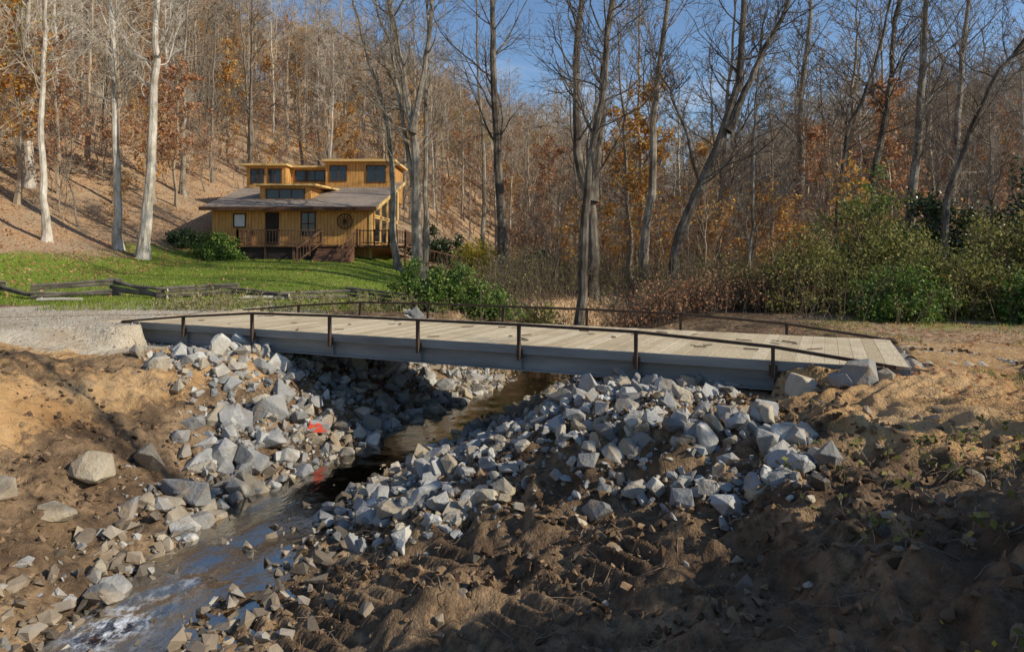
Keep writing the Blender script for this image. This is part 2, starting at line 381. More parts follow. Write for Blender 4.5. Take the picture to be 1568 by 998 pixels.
M_mark=t.bsdf(t.ramp(t.noise(7,3),[(.5,(.3,.3,.29)),(.55,(.80,.10,.05))]),.7,t.noise(14,4),.5,.02)
scatter('spray_marked_rock',np.array([[-4.15,14.7,float(H(np.array([-4.15]),np.array([14.7]))[0])+.34]]),np.array([.27]),T_rock[:1],M_mark,3)
# ---------------------------------------------------------------- tubes / trees
def nrm(v): return v/(np.linalg.norm(v,axis=-1,keepdims=True)+1e-9)
def tube(P,R,K):
    N,S,_=P.shape
    Tn=nrm(np.gradient(P,axis=1)); ref=np.zeros_like(Tn); ref[...,0]=.31; ref[...,1]=.94;ref[...,2]=.1
    U=nrm(np.cross(Tn,ref)); Vv=np.cross(Tn,U)
    th=np.arange(K)*2*np.pi/K
    V=P[:,:,None,:]+R[:,:,None,None]*(np.cos(th)[:,None]*U[:,:,None,:]+np.sin(th)[:,None]*Vv[:,:,None,:])
    i=np.arange(N*S*K).reshape(N,S,K); j=np.roll(i,-1,axis=2)
    F=np.stack([i[:,:-1],j[:,:-1],j[:,1:],i[:,1:]],-1).reshape(-1,4)
    return V.reshape(-1,3),F
class MB:
    def __init__(s): s.V=[];s.F=[];s.m=[];s.o=0
    def add(s,V,F,mi=0): s.V.append(V); s.F.append(F+s.o); s.m.append(np.full(len(F),mi)); s.o+=len(V)
    def mesh(s,name,mats,smooth=False): return make_mesh(name,np.concatenate(s.V),[np.concatenate(s.F)],mats,np.concatenate(s.m),smooth)
def kids(P,R,n,t0,t1,ang,lf,S,wob,up,r,rf=.55,taper=.85,minr=.004,absL=None,droop=0):
    N,Sg,_=P.shape
    pi=np.repeat(np.arange(N),n); M=len(pi); tt=r.uniform(t0,t1,M); f=tt*(Sg-1); i=np.minimum(f.astype(int),Sg-2); fr=(f-i)[:,None]
    pos=P[pi,i]*(1-fr)+P[pi,i+1]*fr; tan=nrm(P[pi,i+1]-P[pi,i]); rad=R[pi,i]*(1-fr[:,0])+R[pi,i+1]*fr[:,0]
    rv=r.normal(size=(M,3)); perp=nrm(rv-(rv*tan).sum(1,keepdims=True)*tan)
    a=ang*r.uniform(.65,1.3,M)[:,None]; dr=np.cos(a)*tan+np.sin(a)*perp
    plen=np.linalg.norm(np.diff(P,axis=1),axis=2).sum(1)
    Ln=(absL if absL is not None else plen[pi]*lf)*(1-.55*tt)*r.uniform(.5,1.3,M)
    Q=np.zeros((M,S,3));Q[:,0]=pos
    for k in range(1,S):
        dr=nrm(dr+wob*r.normal(size=(M,3))+np.array([0,0,up-droop*k/S])); Q[:,k]=Q[:,k-1]+dr*(Ln/(S-1))[:,None]
    r0=np.maximum(rad*rf*r.uniform(.5,1.1,M),minr)
    RR=np.maximum(r0[:,None]*(1-taper*np.linspace(0,1,S)),minr*.6)
    return Q,RR
def resample(pts,S,r,wob=.06):
    pts=np.array(pts,float); L=np.concatenate([[0],np.cumsum(np.linalg.norm(np.diff(pts,axis=0),axis=1))]); s=np.linspace(0,L[-1],S*3)
    Q=np.stack([np.interp(s,L,pts[:,k]) for k in range(3)],-1)
    for _ in range(4): Q[1:-1]=(Q[:-2]+2*Q[1:-1]+Q[2:])/4
    Q=Q[::3] if len(Q[::3])==S else Q[np.linspace(0,len(Q)-1,S).astype(int)]
    n=np.cumsum(r.normal(0,wob,(len(Q),2)),axis=0); n-=np.linspace(0,1,len(Q))[:,None]*n[-1]; Q[:,:2]+=n
    return Q
def leafq(P,size,r,asp=.6):
    n=len(P); u=nrm(r.normal(size=(n,3))); v=nrm(np.cross(u,r.normal(size=(n,3))))
    s=(size*r.uniform(.6,1.4,n))[:,None]
    V=np.stack([P-u*s,P+v*s*asp,P+u*s,P-v*s*asp],1).reshape(-1,3)
    return V,np.arange(n*4).reshape(n,4)
def tree_mesh(name,stems,mats,seed,limbs=16,t0=.3,sub=6,tw=6,tw2=0,up=.10,ang=.95,limbL=.42,leaves=0,leafsize=.1,minr=.006,K=8,wob=.06,lrf=.36):
    r=np.random.default_rng(seed); mb=MB(); tips=[]
    for (pts,r0,r1) in stems:
        S=22; Q=resample(pts,S,r,wob)[None]; tt=np.linspace(0,1,S); h=Q[0,:,2]-Q[0,0,2]
        R=(r0+(r1-r0)*tt**.9); 
        if r0>.08: R=R*(1+.55*np.exp(-h/.5)*(h[-1]>8))
        R=R[None]
        mb.add(*tube(Q,R,K),0)
        A,RA=kids(Q,R,limbs,t0,.98,ang,limbL,9,.17,up,r,rf=lrf,minr=minr*2); mb.add(*tube(A,RA,5),0)
        B,RB=kids(A,RA,sub,.15,.98,.75,.55,6,.2,up*.7,r,rf=.55,minr=minr*1.3); mb.add(*tube(B,RB,4),0)
        C,RC=kids(B,RB,tw,.1,1,.7,.6,4,.22,up*.5,r,rf=.6,minr=minr); mb.add(*tube(C,RC,3),0)
        tips.append(C)
        if tw2:
            D,RD=kids(C,RC,tw2,.15,1,.7,.65,3,.2,.05,r,rf=.7,minr=minr*.75); mb.add(*tube(D,RD,3),0); tips.append(D)
    if leaves:
        Tt=np.concatenate([t_.reshape(-1,3) for t_ in tips]); ii=r.integers(0,len(Tt),leaves)
        mb.add(*leafq(Tt[ii]+r.normal(0,.16,(leaves,3)),leafsize,r),1)
    return mb.mesh(name,mats,False)
def bark(name,c1,c2,c3):
    t=NT(name); mp=t.n('ShaderNodeMapping'); mp.inputs['Scale'].default_value=(1,1,.25); t.l(t.obj(),mp.inputs[0])
    nz=t.noise(5,5,mp.outputs[0],.7); nb=t.noise(1.1,2,t.obj())
    col=t.mix(t.ramp(nb,[(.4,(0,0,0)),(.62,(1,1,1))]),t.ramp(nz,[(.3,c1),(.55,c2),(.75,c3)]),t.ramp(nz,[(.35,c2),(.6,c3)]))
    return t.bsdf(col,.92,nz,.8,.06,spec=.1)
def cheap(name,c1,c2,sc=.9):
    t=NT(name); oi=t.n('ShaderNodeObjectInfo'); 
    col=t.mix(t.noise(sc,1,t.obj()),c1,c2); col=t.mix(t.math('MULTIPLY',oi.outputs['Random'],.45),col,t.mix(1.0,col,(.5,.46,.42),'MULTIPLY'))
    df=t.n('ShaderNodeBsdfDiffuse'); t.l(col,df.inputs[0]); t.l(df.outputs[0],t.out.inputs['Surface']); return t.m
M_bdark=bark('dark_bark',(.035,.028,.022),(.09,.072,.056),(.24,.205,.16))
M_bmid=bark('grey_bark',(.075,.06,.045),(.19,.16,.125),(.40,.35,.28))
M_bpale=bark('pale_bark',(.17,.14,.105),(.42,.37,.30),(.66,.60,.51))
M_bmid_far=cheap('grey_bark_far',(.11,.09,.07),(.34,.29,.23))
M_btan=cheap('tan_twig',(.24,.185,.13),(.56,.46,.34))
M_bpale_far=cheap('pale_bark_far',(.32,.27,.21),(.68,.60,.49))
M_bstem=cheap('brush_stem',(.08,.06,.042),(.26,.20,.145),2)
M_lor=m_island('orange_leaves',[(0,(.42,.16,.035)),(.4,(.60,.29,.06)),(.75,(.66,.40,.11)),(1,(.66,.50,.18))],.8,trans=.4)
M_lrust=m_island('rust_leaves',[(0,(.34,.14,.07)),(.5,(.52,.26,.13)),(1,(.60,.38,.20))],.8,trans=.35)
M_lyel=m_island('yellow_leaves',[(0,(.46,.33,.04)),(.5,(.62,.47,.07)),(1,(.52,.52,.09))],.8,trans=.4)
M_lgrn=m_island('green_leaves',[(0,(.04,.09,.015)),(.5,(.10,.18,.03)),(.85,(.19,.28,.045)),(1,(.32,.34,.09))],.6,trans=.3,spec=.4)
M_lolive=m_island('olive_leaves',[(0,(.07,.08,.022)),(.5,(.18,.185,.05)),(.85,(.32,.30,.09)),(1,(.46,.36,.15))],.7,trans=.35)
M_ldark=m_island('evergreen_leaves',[(0,(.015,.03,.01)),(.6,(.045,.08,.022)),(1,(.09,.13,.04))],.4,trans=.15,spec=.6)
def gz(x,y): return float(H(np.array([x]),np.array([y]),False)[0])
def hero(name,x,y,path,r0,mat,seed,extra=None,**k):
    g=gz(x,y)-.25
    stems=[([(x,y,g)]+[(a,y+(.0 if i<1 else .3*math.sin(seed+i)),z) for i,(a,z) in enumerate(path)],r0,r0*.22)]
    if extra:
        for e,er in extra: stems.append(([(a,y+.2*i,z) for i,(a,z) in enumerate(e)],er,er*.25))
    st=[([(p[0]-x,p[1]-y,p[2]-g) for p in s_],a,b) for s_,a,b in stems]
    me=tree_mesh(name,st,[mat],seed,**k)
    o=add_obj(name,me); o.location=(x,y,g); return o
HK=dict(limbs=24,sub=7,tw=7,tw2=0,minr=.009,limbL=.34)
hero('bare_tree',-21.7,40,[(-21.3,5),(-20.9,15),(-20.5,23)],.34,M_bpale,1,t0=.4,**HK)
hero('bare_tree',-23.6,41,[(-23.8,6),(-24.1,15),(-24.3,23)],.26,M_bpale,2,t0=.35,**HK)
hero('bare_tree',-25.9,38,[(-26.1,6),(-26,12),(-26,19)],.22,M_bpale,3,t0=.4,**HK)
hero('bare_tree',-32.5,46,[(-32.6,8),(-32.4,17),(-32,25)],.32,M_bpale,4,t0=.4,**HK)
hero('bare_tree',-34.5,52,[(-34.6,8),(-34.9,17),(-35,24)],.22,M_bpale,5,t0=.3,**HK)
hero('bare_tree',-26.5,55,[(-26.6,8),(-26.5,16),(-26.2,22)],.24,M_bmid,6,t0=.3,**HK)
hero('bare_tree',-5.2,38,[(-5.5,4),(-5.7,7.5),(-6.5,12.7),(-7.6,20)],.36,M_bmid,7,extra=[([(-5.6,6.8),(-5.0,10),(-4.5,14.2),(-4,20)],.2),([(-5.5,3.8),(-6.3,7),(-7.0,12),(-8.4,17)],.15)],t0=.3,**HK)
hero('bare_tree',-7.0,43,[(-7.6,6),(-8.0,9),(-9.5,14),(-10.5,18)],.25,M_bmid,8,t0=.3,**HK)
hero('bare_tree',-5.2,42,[(-5.3,7),(-5.2,15),(-5.0,21)],.2,M_bmid,9,t0=.4,**HK)
hero('bare_tree',-.36,42,[(-.7,4),(-.9,9),(-1.1,15.7),(-1.2,22)],.38,M_bdark,10,t0=.3,**HK)
hero('bare_tree',-2.1,48,[(-2.2,8),(-2.4,16),(-2.4,20)],.2,M_bmid,11,t0=.3,**HK)
hero('bare_tree',3.6,31,[(3.55,2.2),(3.1,4.2),(3.0,8.6),(3.3,11.6),(3.4,19)],.3,M_bdark,12,extra=[([(3.6,2.4),(3.95,5),(4.3,8),(4.8,11.6),(5.6,18)],.22)],t0=.3,**HK)
hero('bare_tree',2.3,26.5,[(2.55,1),(2.9,4.8),(3.6,9.9),(4.2,16)],.22,M_bdark,13,t0=.35,**HK)
hero('bare_tree',6.9,36,[(7.2,3),(7.4,6.5),(8.0,13.4),(8.4,20)],.27,M_bmid,14,t0=.35,**HK)
hero('bare_tree',7.1,31,[(7.7,.8),(8.5,2.7),(9.7,5.6),(10.4,7.7),(10.6,11.6),(10.9,18)],.3,M_bdark,15,extra=[([(9.7,5.6),(11.1,8.6),(12.6,11.6),(14.5,16)],.17),([(8.6,2.9),(8.0,5.5),(7.0,8),(6.2,10)],.1)],t0=.3,**HK)
hero('bare_tree',21,50,[(21.2,9),(21.8,18.7),(22,25)],.35,M_bmid,16,t0=.35,**HK)
hero('bare_tree',19.9,38,[(20.3,4),(20.8,8.7),(21.7,14.2),(22.5,20)],.27,M_bdark,17,t0=.3,**HK)
hero('bare_tree',19.5,34,[(19.9,4),(20.4,9.4),(20.8,12.7),(21.2,20)],.30,M_bmid,18,t0=.35,**HK)
hero('bare_tree',28.5,45,[(29,7),(30,16.8),(30.6,22)],.32,M_bmid,19,t0=.3,**HK)
hero('bare_tree',14.2,30,[(14.4,2),(15,5),(16.2,8.3),(17.2,14)],.14,M_bdark,20,t0=.25,**HK)
hero('bare_tree',11.2,32,[(11.3,3),(11.5,7),(11.6,11)],.11,M_bmid,21,t0=.3,**HK)
hero('bare_tree',17.5,28,[(17.9,3),(19.3,7),(21.6,10),(24,14)],.17,M_bdark,22,t0=.25,**HK)
hero('bare_tree',23.5,32,[(23.9,3),(25.2,7),(25.8,12),(27,17)],.17,M_bmid,23,t0=.25,**HK)
hero('bare_tree',15,5.0,[(15.1,5),(15.4,12),(15.2,17)],.25,M_bmid,24,t0=.35,**HK)
# instanced forest --------------------------------------------------
def generic(name,h,r0,seed,mats,**k):
    r=np.random.default_rng(seed); lean=r.normal(0,.5,2)
    return tree_mesh(name,[([(0,0,-.4),(lean[0]*.3,lean[1]*.3,h*.45),(lean[0],lean[1],h)],r0,r0*.18)],mats,seed,K=5,**k)
FK=dict(limbs=22,sub=6,tw=5,minr=.016,limbL=.33,lrf=.42)
variants=[generic('bare_a',17,.2,101,[M_bmid_far],t0=.3,**FK),generic('bare_b',20,.22,102,[M_btan],t0=.35,**FK),generic('bare_c',15,.16,103,[M_btan],t0=.2,**FK),
 generic('bare_d',19,.2,104,[M_bpale_far],t0=.4,**FK),
 generic('rust_a',14,.17,105,[M_btan,M_lrust],t0=.2,leaves=2200,leafsize=.13,**FK),
 generic('orange_a',13,.17,106,[M_btan,M_lor],t0=.15,leaves=2300,leafsize=.14,**FK),
 generic('yellow_a',9,.12,107,[M_bmid_far,M_lyel],t0=.15,leaves=1900,leafsize=.13,**FK)]
small=[generic('sap_a',6,.05,111,[M_btan],t0=.1,limbs=15,sub=5,tw=3,minr=.009,limbL=.4),generic('sap_b',7.5,.06,112,[M_bmid_far],t0=.15,limbs=15,sub=5,tw=3,minr=.009,limbL=.35),
 generic('sap_c',5,.05,113,[M_btan,M_lor],t0=.1,limbs=14,sub=4,tw=3,minr=.008,leaves=500,leafsize=.10),
 generic('sap_d',5,.05,114,[M_bmid_far,M_lrust],t0=.1,limbs=14,sub=4,tw=3,minr=.008,leaves=500,leafsize=.09)]
def forest(name,pts,choices,probs,smin,smax,seed):
    r=np.random.default_rng(seed); col=bpy.data.collections.new(name+'_source')
    zz=H(pts[:,0],pts[:,1],False); ch=r.choice(len(choices),len(pts),p=probs)
    for i,(x,y) in enumerate(pts):
        o=bpy.data.objects.new(name+'_tree',choices[ch[i]]); s=r.uniform(smin,smax)
        o.location=(x,y,zz[i]); o.scale=(s*1.05,s*1.05,s); o.rotation_euler=(0,0,r.uniform(0,6.28)); col.objects.link(o)
    e=bpy.data.objects.new(name,None); e.instance_type='COLLECTION'; e.instance_collection=col; scene.collection.objects.link(e)
def sample(n,x0,x1,y0,y1,fn,seed,mind):
    r=np.random.default_rng(seed); out=[]; cells={}
    while len(out)<n:
        m=4000; x=r.uniform(x0,x1,m); y=r.uniform(y0,y1,m); k=fn(x,y,r); got=0
        for a,b in zip(x[k],y[k]):
            key=(int(a//mind),int(b//mind))
            if key in cells: continue
            cells[key]=1; out.append((a,b)); got+=1
            if len(out)>=n: break
        if got<5: break
    return np.array(out)
def f_hill(x,y,r):
    sl,sr=hill_s(x,y); vis=(np.abs(x)<y*.88+6)
    return ((sl>5)|(sr>0))&vis&(y>30)&~((x>-25)&(x<-6)&(y<64))
P=sample(880,-130,150,30,165,f_hill,1,3.0)
forest('hillside_forest',P,variants,[.13,.23,.20,.08,.16,.16,.04],.75,1.15,1)
def f_far(x,y,r): return (np.abs(x)<y*.85)
P=sample(700,-300,300,165,380,f_far,2,5)
forest('distant_forest',P,variants[:6],[.15,.27,.24,.05,.17,.12],.8,1.15,2)
def f_mid(x,y,r): return (x>-3+ (y<50)*5 )&(x<48)&(x<y*.85)&~((x<2)&(y<58))&(np.abs(poly_dist(x,y,CL))>2)
P=sample(125,-3,48,38,110,f_mid,3,3.2)
forest('valley_forest',P,variants,[.32,.27,.17,.09,.10,.04,.01],.75,1.1,3)
def f_sap(x,y,r):
    sl,sr=hill_s(x,y)
    return (((x>-1)&(y>28)&(x>(y<36)*6))|((sl>3)&(y>36)))&(np.abs(x)<y*.8+2)&~((x>-24)&(x<-5)&(y<62))&(np.abs(poly_dist(x,y,CL))>1.5)
P=sample(560,-60,60,28,95,f_sap,4,1.7)
forest('sapling_understory',P,small,[.36,.28,.19,.17],.6,1.25,4)
# ---------------------------------------------------------------- bushes
def bush(name,x,y,rx,ry,h,mat,seed,leaves=9000,ls=.06,clumps=60,stemmat=None,dens=.42,spiky=0):
    r=np.random.default_rng(seed); mb=MB(); g=gz(x,y)-.05
    cdir=nrm(r.normal(size=(clumps,3))); rad=r.uniform(.25,1,clumps)**.5*r.uniform(.7,1.18,clumps)
    C=cdir*rad[:,None]; C[:,2]=np.abs(C[:,2]) ; C=C*np.array([rx,ry,h]); C[:,2]*=.92; C[:,2]+=.05*h
    cs=r.uniform(.10,.34,clumps)*min(rx,ry,h)**.6*1.0
    wt=cs**2; ii=r.choice(clumps,leaves,p=wt/wt.sum()); Pp=C[ii]+r.normal(size=(leaves,3))*cs[ii][:,None]*dens*1.5
    Pp[:,2]=np.maximum(Pp[:,2],.02)
    mb.add(*leafq(Pp,ls,r),0)
    base=r.normal(0,.16,(clumps,2))*np.array([rx,ry]); Q=np.zeros((clumps,6,3))
    for k in range(6):
        f=k/5; Q[:,k,0]=base[:,0]+(C[:,0]-base[:,0])*f**1.3; Q[:,k,1]=base[:,1]+(C[:,1]-base[:,1])*f**1.3; Q[:,k,2]=C[:,2]*f
    Q[:,1:]+=r.normal(0,.03*h,(clumps,5,3)); R=np.tile(np.linspace(.02,.006,6)*max(.6,h/2.5),(clumps,1))
    mb.add(*tube(Q,R,4),1)
    A,RA=kids(Q,R,5,.3,1,.7,.35,4,.2,.08,r,minr=.005); mb.add(*tube(A,RA,3),1)
    if spiky:
        A,RA=kids(Q,R,spiky,.6,1,.4,.5,5,.12,.12,r,minr=.007); mb.add(*tube(A,RA,3),1)
        T_=A[:,2:].reshape(-1,3); m=len(T_)*2; mb.add(*leafq(T_[r.integers(0,len(T_),m)]+r.normal(0,.06,(m,3)),ls*.8,r),0)
    o=add_obj(name,mb.mesh(name,[mat,stemmat or M_bstem])); o.location=(x,y,g); return o
bush('green_shrub',-2.6,24.2,1.7,1.2,1.75,M_lgrn,1,10000,.055,spiky=2)
bush('green_shrub',-1.0,24.8,1.3,1.0,1.2,M_lgrn,2,5000,.05,spiky=3)
bush('green_shrub',.9,26.2,1.2,1.0,1.3,M_lolive,3,2600,.05,spiky=3)
bush('foundation_shrub',-18.6,43.4,1.5,1.1,1.6,M_lgrn,4,9000,.07)
bush('foundation_shrub',-21.6,45,1.2,1,1.1,M_ldark,41,5000,.07)
bush('yellow_shrub',-2.3,47,1.4,1.3,3.6,M_lyel,5,5000,.09,dens=.5)
bush('unseen_shade_shrub',1.9,46,2.3,1.6,2.3,M_ldark,6,9000,.1)
bush('unseen_shade_shrub',-6.5,60,3,2,3,M_ldark,61,6000,.12)
bush('olive_shrub',10.6,23.0,2.6,1.8,2.6,M_lolive,7,8500,.05,120,spiky=3)
bush('olive_shrub',13.6,21.0,2.4,1.6,2.4,M_lolive,8,9500,.05,120,spiky=3)
bush('olive_shrub',13.2,25.0,3.2,1.8,4.3,M_lolive,9,12000,.06,150,spiky=3)
bush('olive_shrub',17.2,22.5,2.8,2,3.6,M_lolive,10,12000,.055,150,spiky=3)
bush('olive_shrub',8.6,24.6,1.7,1.4,1.9,M_lolive,11,3500,.05,80,spiky=3)
bush('green_shrub',11.3,19.9,1.5,1.0,1.6,M_lgrn,12,4500,.05,70,spiky=3)
bush('green_shrub',13.9,26.6,1.8,1.5,5.6,M_lgrn,121,5000,.06,70,spiky=3)
bush('unseen_shade_shrub',15.4,19.2,2.0,1.3,2.1,M_lgrn,13,9000,.065,90)
bush('evergreen_tree',22.5,27,3.0,2.6,7.0,M_ldark,14,16000,.09,130)
bush('evergreen_tree',18.5,30,2.4,2.2,4.5,M_ldark,15,12000,.09,100)
bush('unseen_shade_shrub',9.5,2.5,2.3,1.7,4.7,M_ldark,16,26000,.11,180)  # shrub out of view, added to shade the lower-right mud
bush('unseen_shade_shrub',10.6,.4,2.6,2.2,6.0,M_ldark,17,26000,.11,180)  # second unseen shrub, added to widen that foreground shade
bush('yellow_shrub',2.75,3.75,.4,.3,.26,M_lyel,18,1800,.02,40)
bush('green_shrub',9.4,11.2,.5,.4,.45,M_lolive,19,1600,.03,30)
bush('green_shrub',7.1,7.7,.6,.5,.5,M_lolive,20,1800,.03,30)
r=np.random.default_rng(55)
def thicket(name,n,x0,x1,y0,y1,h0,h1,mat,leafm,fn,lv=.0,rad=.012,lean=.25):
    x=r.uniform(x0,x1,n);y=r.uniform(y0,y1,n);k=fn(x,y);x=x[k];y=y[k];n=len(x)
    z=H(x,y,False)-.05;h=r.uniform(h0,h1,n); Q=np.zeros((n,5,3)); dr=nrm(np.column_stack([r.normal(0,lean,n),r.normal(0,lean,n),np.ones(n)]))
    Q[:,0]=np.stack([x,y,z],-1)
    for k_ in range(1,5):
        dr=nrm(dr+r.normal(0,.13,(n,3))); Q[:,k_]=Q[:,k_-1]+dr*(h/4)[:,None]
    R=np.tile(np.linspace(rad,rad*.35,5),(n,1)); mb=MB(); mb.add(*tube(Q,R,4),0)
    A,RA=kids(Q,R,5,.15,1,.7,.5,4,.2,.02,r,minr=.004); mb.add(*tube(A,RA,3),0)
    B,RB=kids(A,RA,3,.2,1,.7,.5,3,.2,0,r,minr=.003); mb.add(*tube(B,RB,3),0)
    if lv:
        T_=B.reshape(-1,3); m=int(lv*n); mb.add(*leafq(T_[r.integers(0,len(T_),m)]+r.normal(0,.03,(m,3)),.04,r),1)
    return add_obj(name,mb.mesh(name,[mat,leafm]))
thicket('brush_thicket',2600,-4,13,23.6,37,.6,2.3,M_bstem,M_lolive,lambda x,y:(np.abs(poly_dist(x,y,CL))>1.0)&(x>-3+(y-23)*.25),lv=9,rad=.013)
thicket('brush_thicket',900,1.5,10,22.2,26,.4,1.5,M_bstem,M_lrust,lambda x,y:(np.abs(poly_dist(x,y,CL))>1.0),lv=12,rad=.009)
thicket('brush_thicket',420,8,20,18.5,28,.6,2.0,M_bstem,M_lolive,lambda x,y:(y>17.5+.0*x),lv=20)
thicket('dry_weeds',500,-12,3,22.4,24.6,.25,.7,M_btan,M_lolive,lambda x,y:(np.abs(poly_dist(x,y,CL))>1.0),lv=12,rad=.006)
thicket('dry_weeds',260,3,10,3,8,.1,.4,M_btan,M_lolive,lambda x,y:x>y*.35,lv=5,rad=.004,lean=.6)
n=1100;x,y=cand(n,-2.5,7.5,4.5,10,r);d=poly_dist(x,y,CL);k=(d>1.8)&(fbm(x*.8,y*.8,2,31)>-.06);x=x[k];y=y[k];n=len(x)
Q=np.zeros((n,5,3));Q[:,0]=np.stack([x,y,H(x,y)+.0],-1);dr=nrm(r.normal(size=(n,3))*np.array([1,1,.35])+np.array([0,0,.12]));Ls=r.uniform(.08,.42,n)
for k_ in range(1,5):
    dr=nrm(dr+r.normal(0,.28,(n,3))); Q[:,k_]=Q[:,k_-1]+dr*(Ls/4)[:,None]
zz=H(Q[:,:,0].ravel(),Q[:,:,1].ravel()).reshape(n,5); Q[:,:,2]=np.maximum(Q[:,:,2],zz+.004); Q[:,:,2]=np.minimum(Q[:,:,2],zz+.12)
mb=MB(); mb.add(*tube(Q,np.tile(np.linspace(.007,.0025,5),(n,1))*r.uniform(.4,1.3,(n,1)),4),0)
M_stick=m_simple('stick_mat',(.10,.07,.045),(.32,.24,.165),5)
add_obj('roots_and_sticks',mb.mesh('roots_and_sticks',[M_stick]))
n=26000;x=r.uniform(-45,35,n);y=r.uniform(24,62,n);sl,sr=hill_s(x,y);k=((sl>-4)|(x>-4)|(r.random(n)<.06));x=x[k];y=y[k]
V,Ff=leafq(np.stack([x,y,H(x,y)+.05],-1),.07,r); mb=MB(); mb.add(V,Ff,0)
n=2500;x=r.uniform(6,16,n);y=r.uniform(8.5,19,n);k=np.abs(poly_dist(x,y,ROADR))>1.2;x=x[k];y=y[k];V,Ff=leafq(np.stack([x,y,H(x,y)+.03],-1),.035,r);mb.add(V,Ff,0)
add_obj('fallen_leaves',mb.mesh('fallen_leaves',[M_lrust]))
def blades(name,x,y,h,w,mat):
    n=len(x); z=H(x,y); a=r.uniform(0,6.28,n); hh=h*r.uniform(.5,1.4,n); dx=np.cos(a)*w;dy=np.sin(a)*w; lx=r.normal(0,.35,n)*hh;ly=r.normal(0,.35,n)*hh
    b=np.stack([x,y,z-.01],-1); A=b+np.stack([dx,dy,0*x],-1);B=b-np.stack([dx,dy,0*x],-1);T=b+np.stack([lx,ly,hh],-1)
    return add_obj(name,make_mesh(name,np.stack([A,B,T],1).reshape(-1,3),[np.arange(n*3).reshape(n,3)],[mat]))
M_grass=m_island('grass_blade_mat',[(0,(.08,.13,.015)),(.5,(.19,.26,.035)),(.85,(.34,.38,.07)),(1,(.50,.43,.17))],.7,trans=.35)
n=60000;x=r.uniform(-30,-3,n);y=r.uniform(24,46,n);sl,_=hill_s(x,y);k=(sl<1)&(np.abs(x)<y*.8);blades('lawn_grass',x[k],y[k],.07,.02,M_grass)
n=16000;x=r.uniform(7.5,20,n);y=r.uniform(8.8,20,n);k=(np.abs(poly_dist(x,y,ROADR))>1.6)&(fbm(x*.7,y*.7,3,44)>-.02);blades('verge_grass',x[k],y[k],.09,.008,M_grass)
n=5000;x=r.uniform(-16,-3,n);y=r.uniform(22.8,25,n);blades('verge_grass',x,y,.2,.01,M_grass)
# ---------------------------------------------------------------- box helper
def box_arr(boxes):
    V=[];Fs=[];o=0
    f=np.array([[0,3,2,1],[4,5,6,7],[0,1,5,4],[1,2,6,5],[2,3,7,6],[3,0,4,7]])
    for (x0,x1,y0,y1,z0,z1) in boxes:
        V.append(np.array([(x0,y0,z0),(x1,y0,z0),(x1,y1,z0),(x0,y1,z0),(x0,y0,z1),(x1,y0,z1),(x1,y1,z1),(x0,y1,z1)],float)); Fs.append(f+o); o+=8
    return np.concatenate(V),np.concatenate(Fs)
def boxes(name,bx,mat,parent,bev=0):
    V,Fs=box_arr(bx); ob=add_obj(name,make_mesh(name,V,[Fs],[mat]),parent)
    if bev:
        m=ob.modifiers.new('b','BEVEL'); m.width=bev; m.segments=2
    return ob
def poly_tube(name,pts,rad,mat,parent,K=8):
    P=np.array(pts,float)[None]; V,F_=tube(P,np.full(P.shape[:2],rad),K); return add_obj(name,make_mesh(name,V,[F_],[mat],smooth=False),parent)
def beam_between(p,q,w,h):
    p=np.array(p,float);q=np.array(q,float);t_=(q-p)/np.linalg.norm(q-p); up=np.array([0,0,1.]) if abs(t_[2])<.95 else np.array([1.,0,0])
    s_=np.cross(t_,up);s_/=np.linalg.norm(s_);u_=np.cross(s_,t_)
    V=[]
    for c_ in (p,q):
        for a,b_ in((-1,-1),(1,-1),(1,1),(-1,1)): V.append(c_+s_*a*w/2+u_*b_*h/2)
    f=np.array([[0,3,2,1],[4,5,6,7],[0,1,5,4],[1,2,6,5],[2,3,7,6],[3,0,4,7]]); return np.array(V),f
def bars(name,lst,mat,parent):
    mb=MB()
    for (p,q,w,h) in lst: mb.add(*beam_between(p,q,w,h))
    return add_obj(name,mb.mesh(name,[mat]),parent)
# ---------------------------------------------------------------- bridge
br=bpy.data.objects.new('steel_beam_bridge',None); scene.collection.objects.link(br); br.location=(BO[0],BO[1],0); br.rotation_euler=(0,0,math.atan2(-.42,.9075))
M_steel=m_simple('weathered_steel',(.13,.14,.135),(.30,.305,.29),1.2,.65,14,.3,.01,stretch=(.35,1,2.5),spec=.4)
M_rust=m_simple('rusty_rail',(.035,.024,.018),(.10,.065,.045),6,.7,30,.4,.005)
M_conc=m_simple('abutment_concrete',(.16,.15,.13),(.30,.28,.25),3,.9,20,.5,.01)
t=NT('deck_plank_mat'); t.pos(); rr_=t._g.outputs['Random Per Island']
mp=t.n('ShaderNodeMapping'); mp.inputs['Scale'].default_value=(14,1.2,6); t.l(t.obj(),mp.inputs[0]); gn=t.noise(2.5,6,mp.outputs[0],.7)
col=t.ramp(rr_,[(0,(.52,.43,.28)),(.5,(.62,.52,.35)),(1,(.70,.60,.43))]); col=t.mix(t.ramp(gn,[(.35,(.7,.7,.7)),(.6,(0,0,0))]),col,t.mix(1.0,col,(.62,.56,.48),'MULTIPLY'))
col=t.mix(t.ramp(t.noise(.9,5,t.obj()),[(.48,(0,0,0)),(.66,(.7,.7,.7))]),col,(.42,.32,.20))
M_plank=t.bsdf(col,.85,gn,.5,.01)
L0,L1,Wd=-2.47,16.74,4.2
def ibeam(y,name):
    boxes(name,[(L0,L1,y-.012,y+.012,-2.365,-1.965),(L0,L1,y-.11,y+.11,-2.39,-2.365),(L0,L1,y-.11,y+.11,-1.965,-1.94)],M_steel,br)
for i,yy in enumerate((.11,1.43,2.77,4.09)): ibeam(yy,'girder_%d'%(i+1))
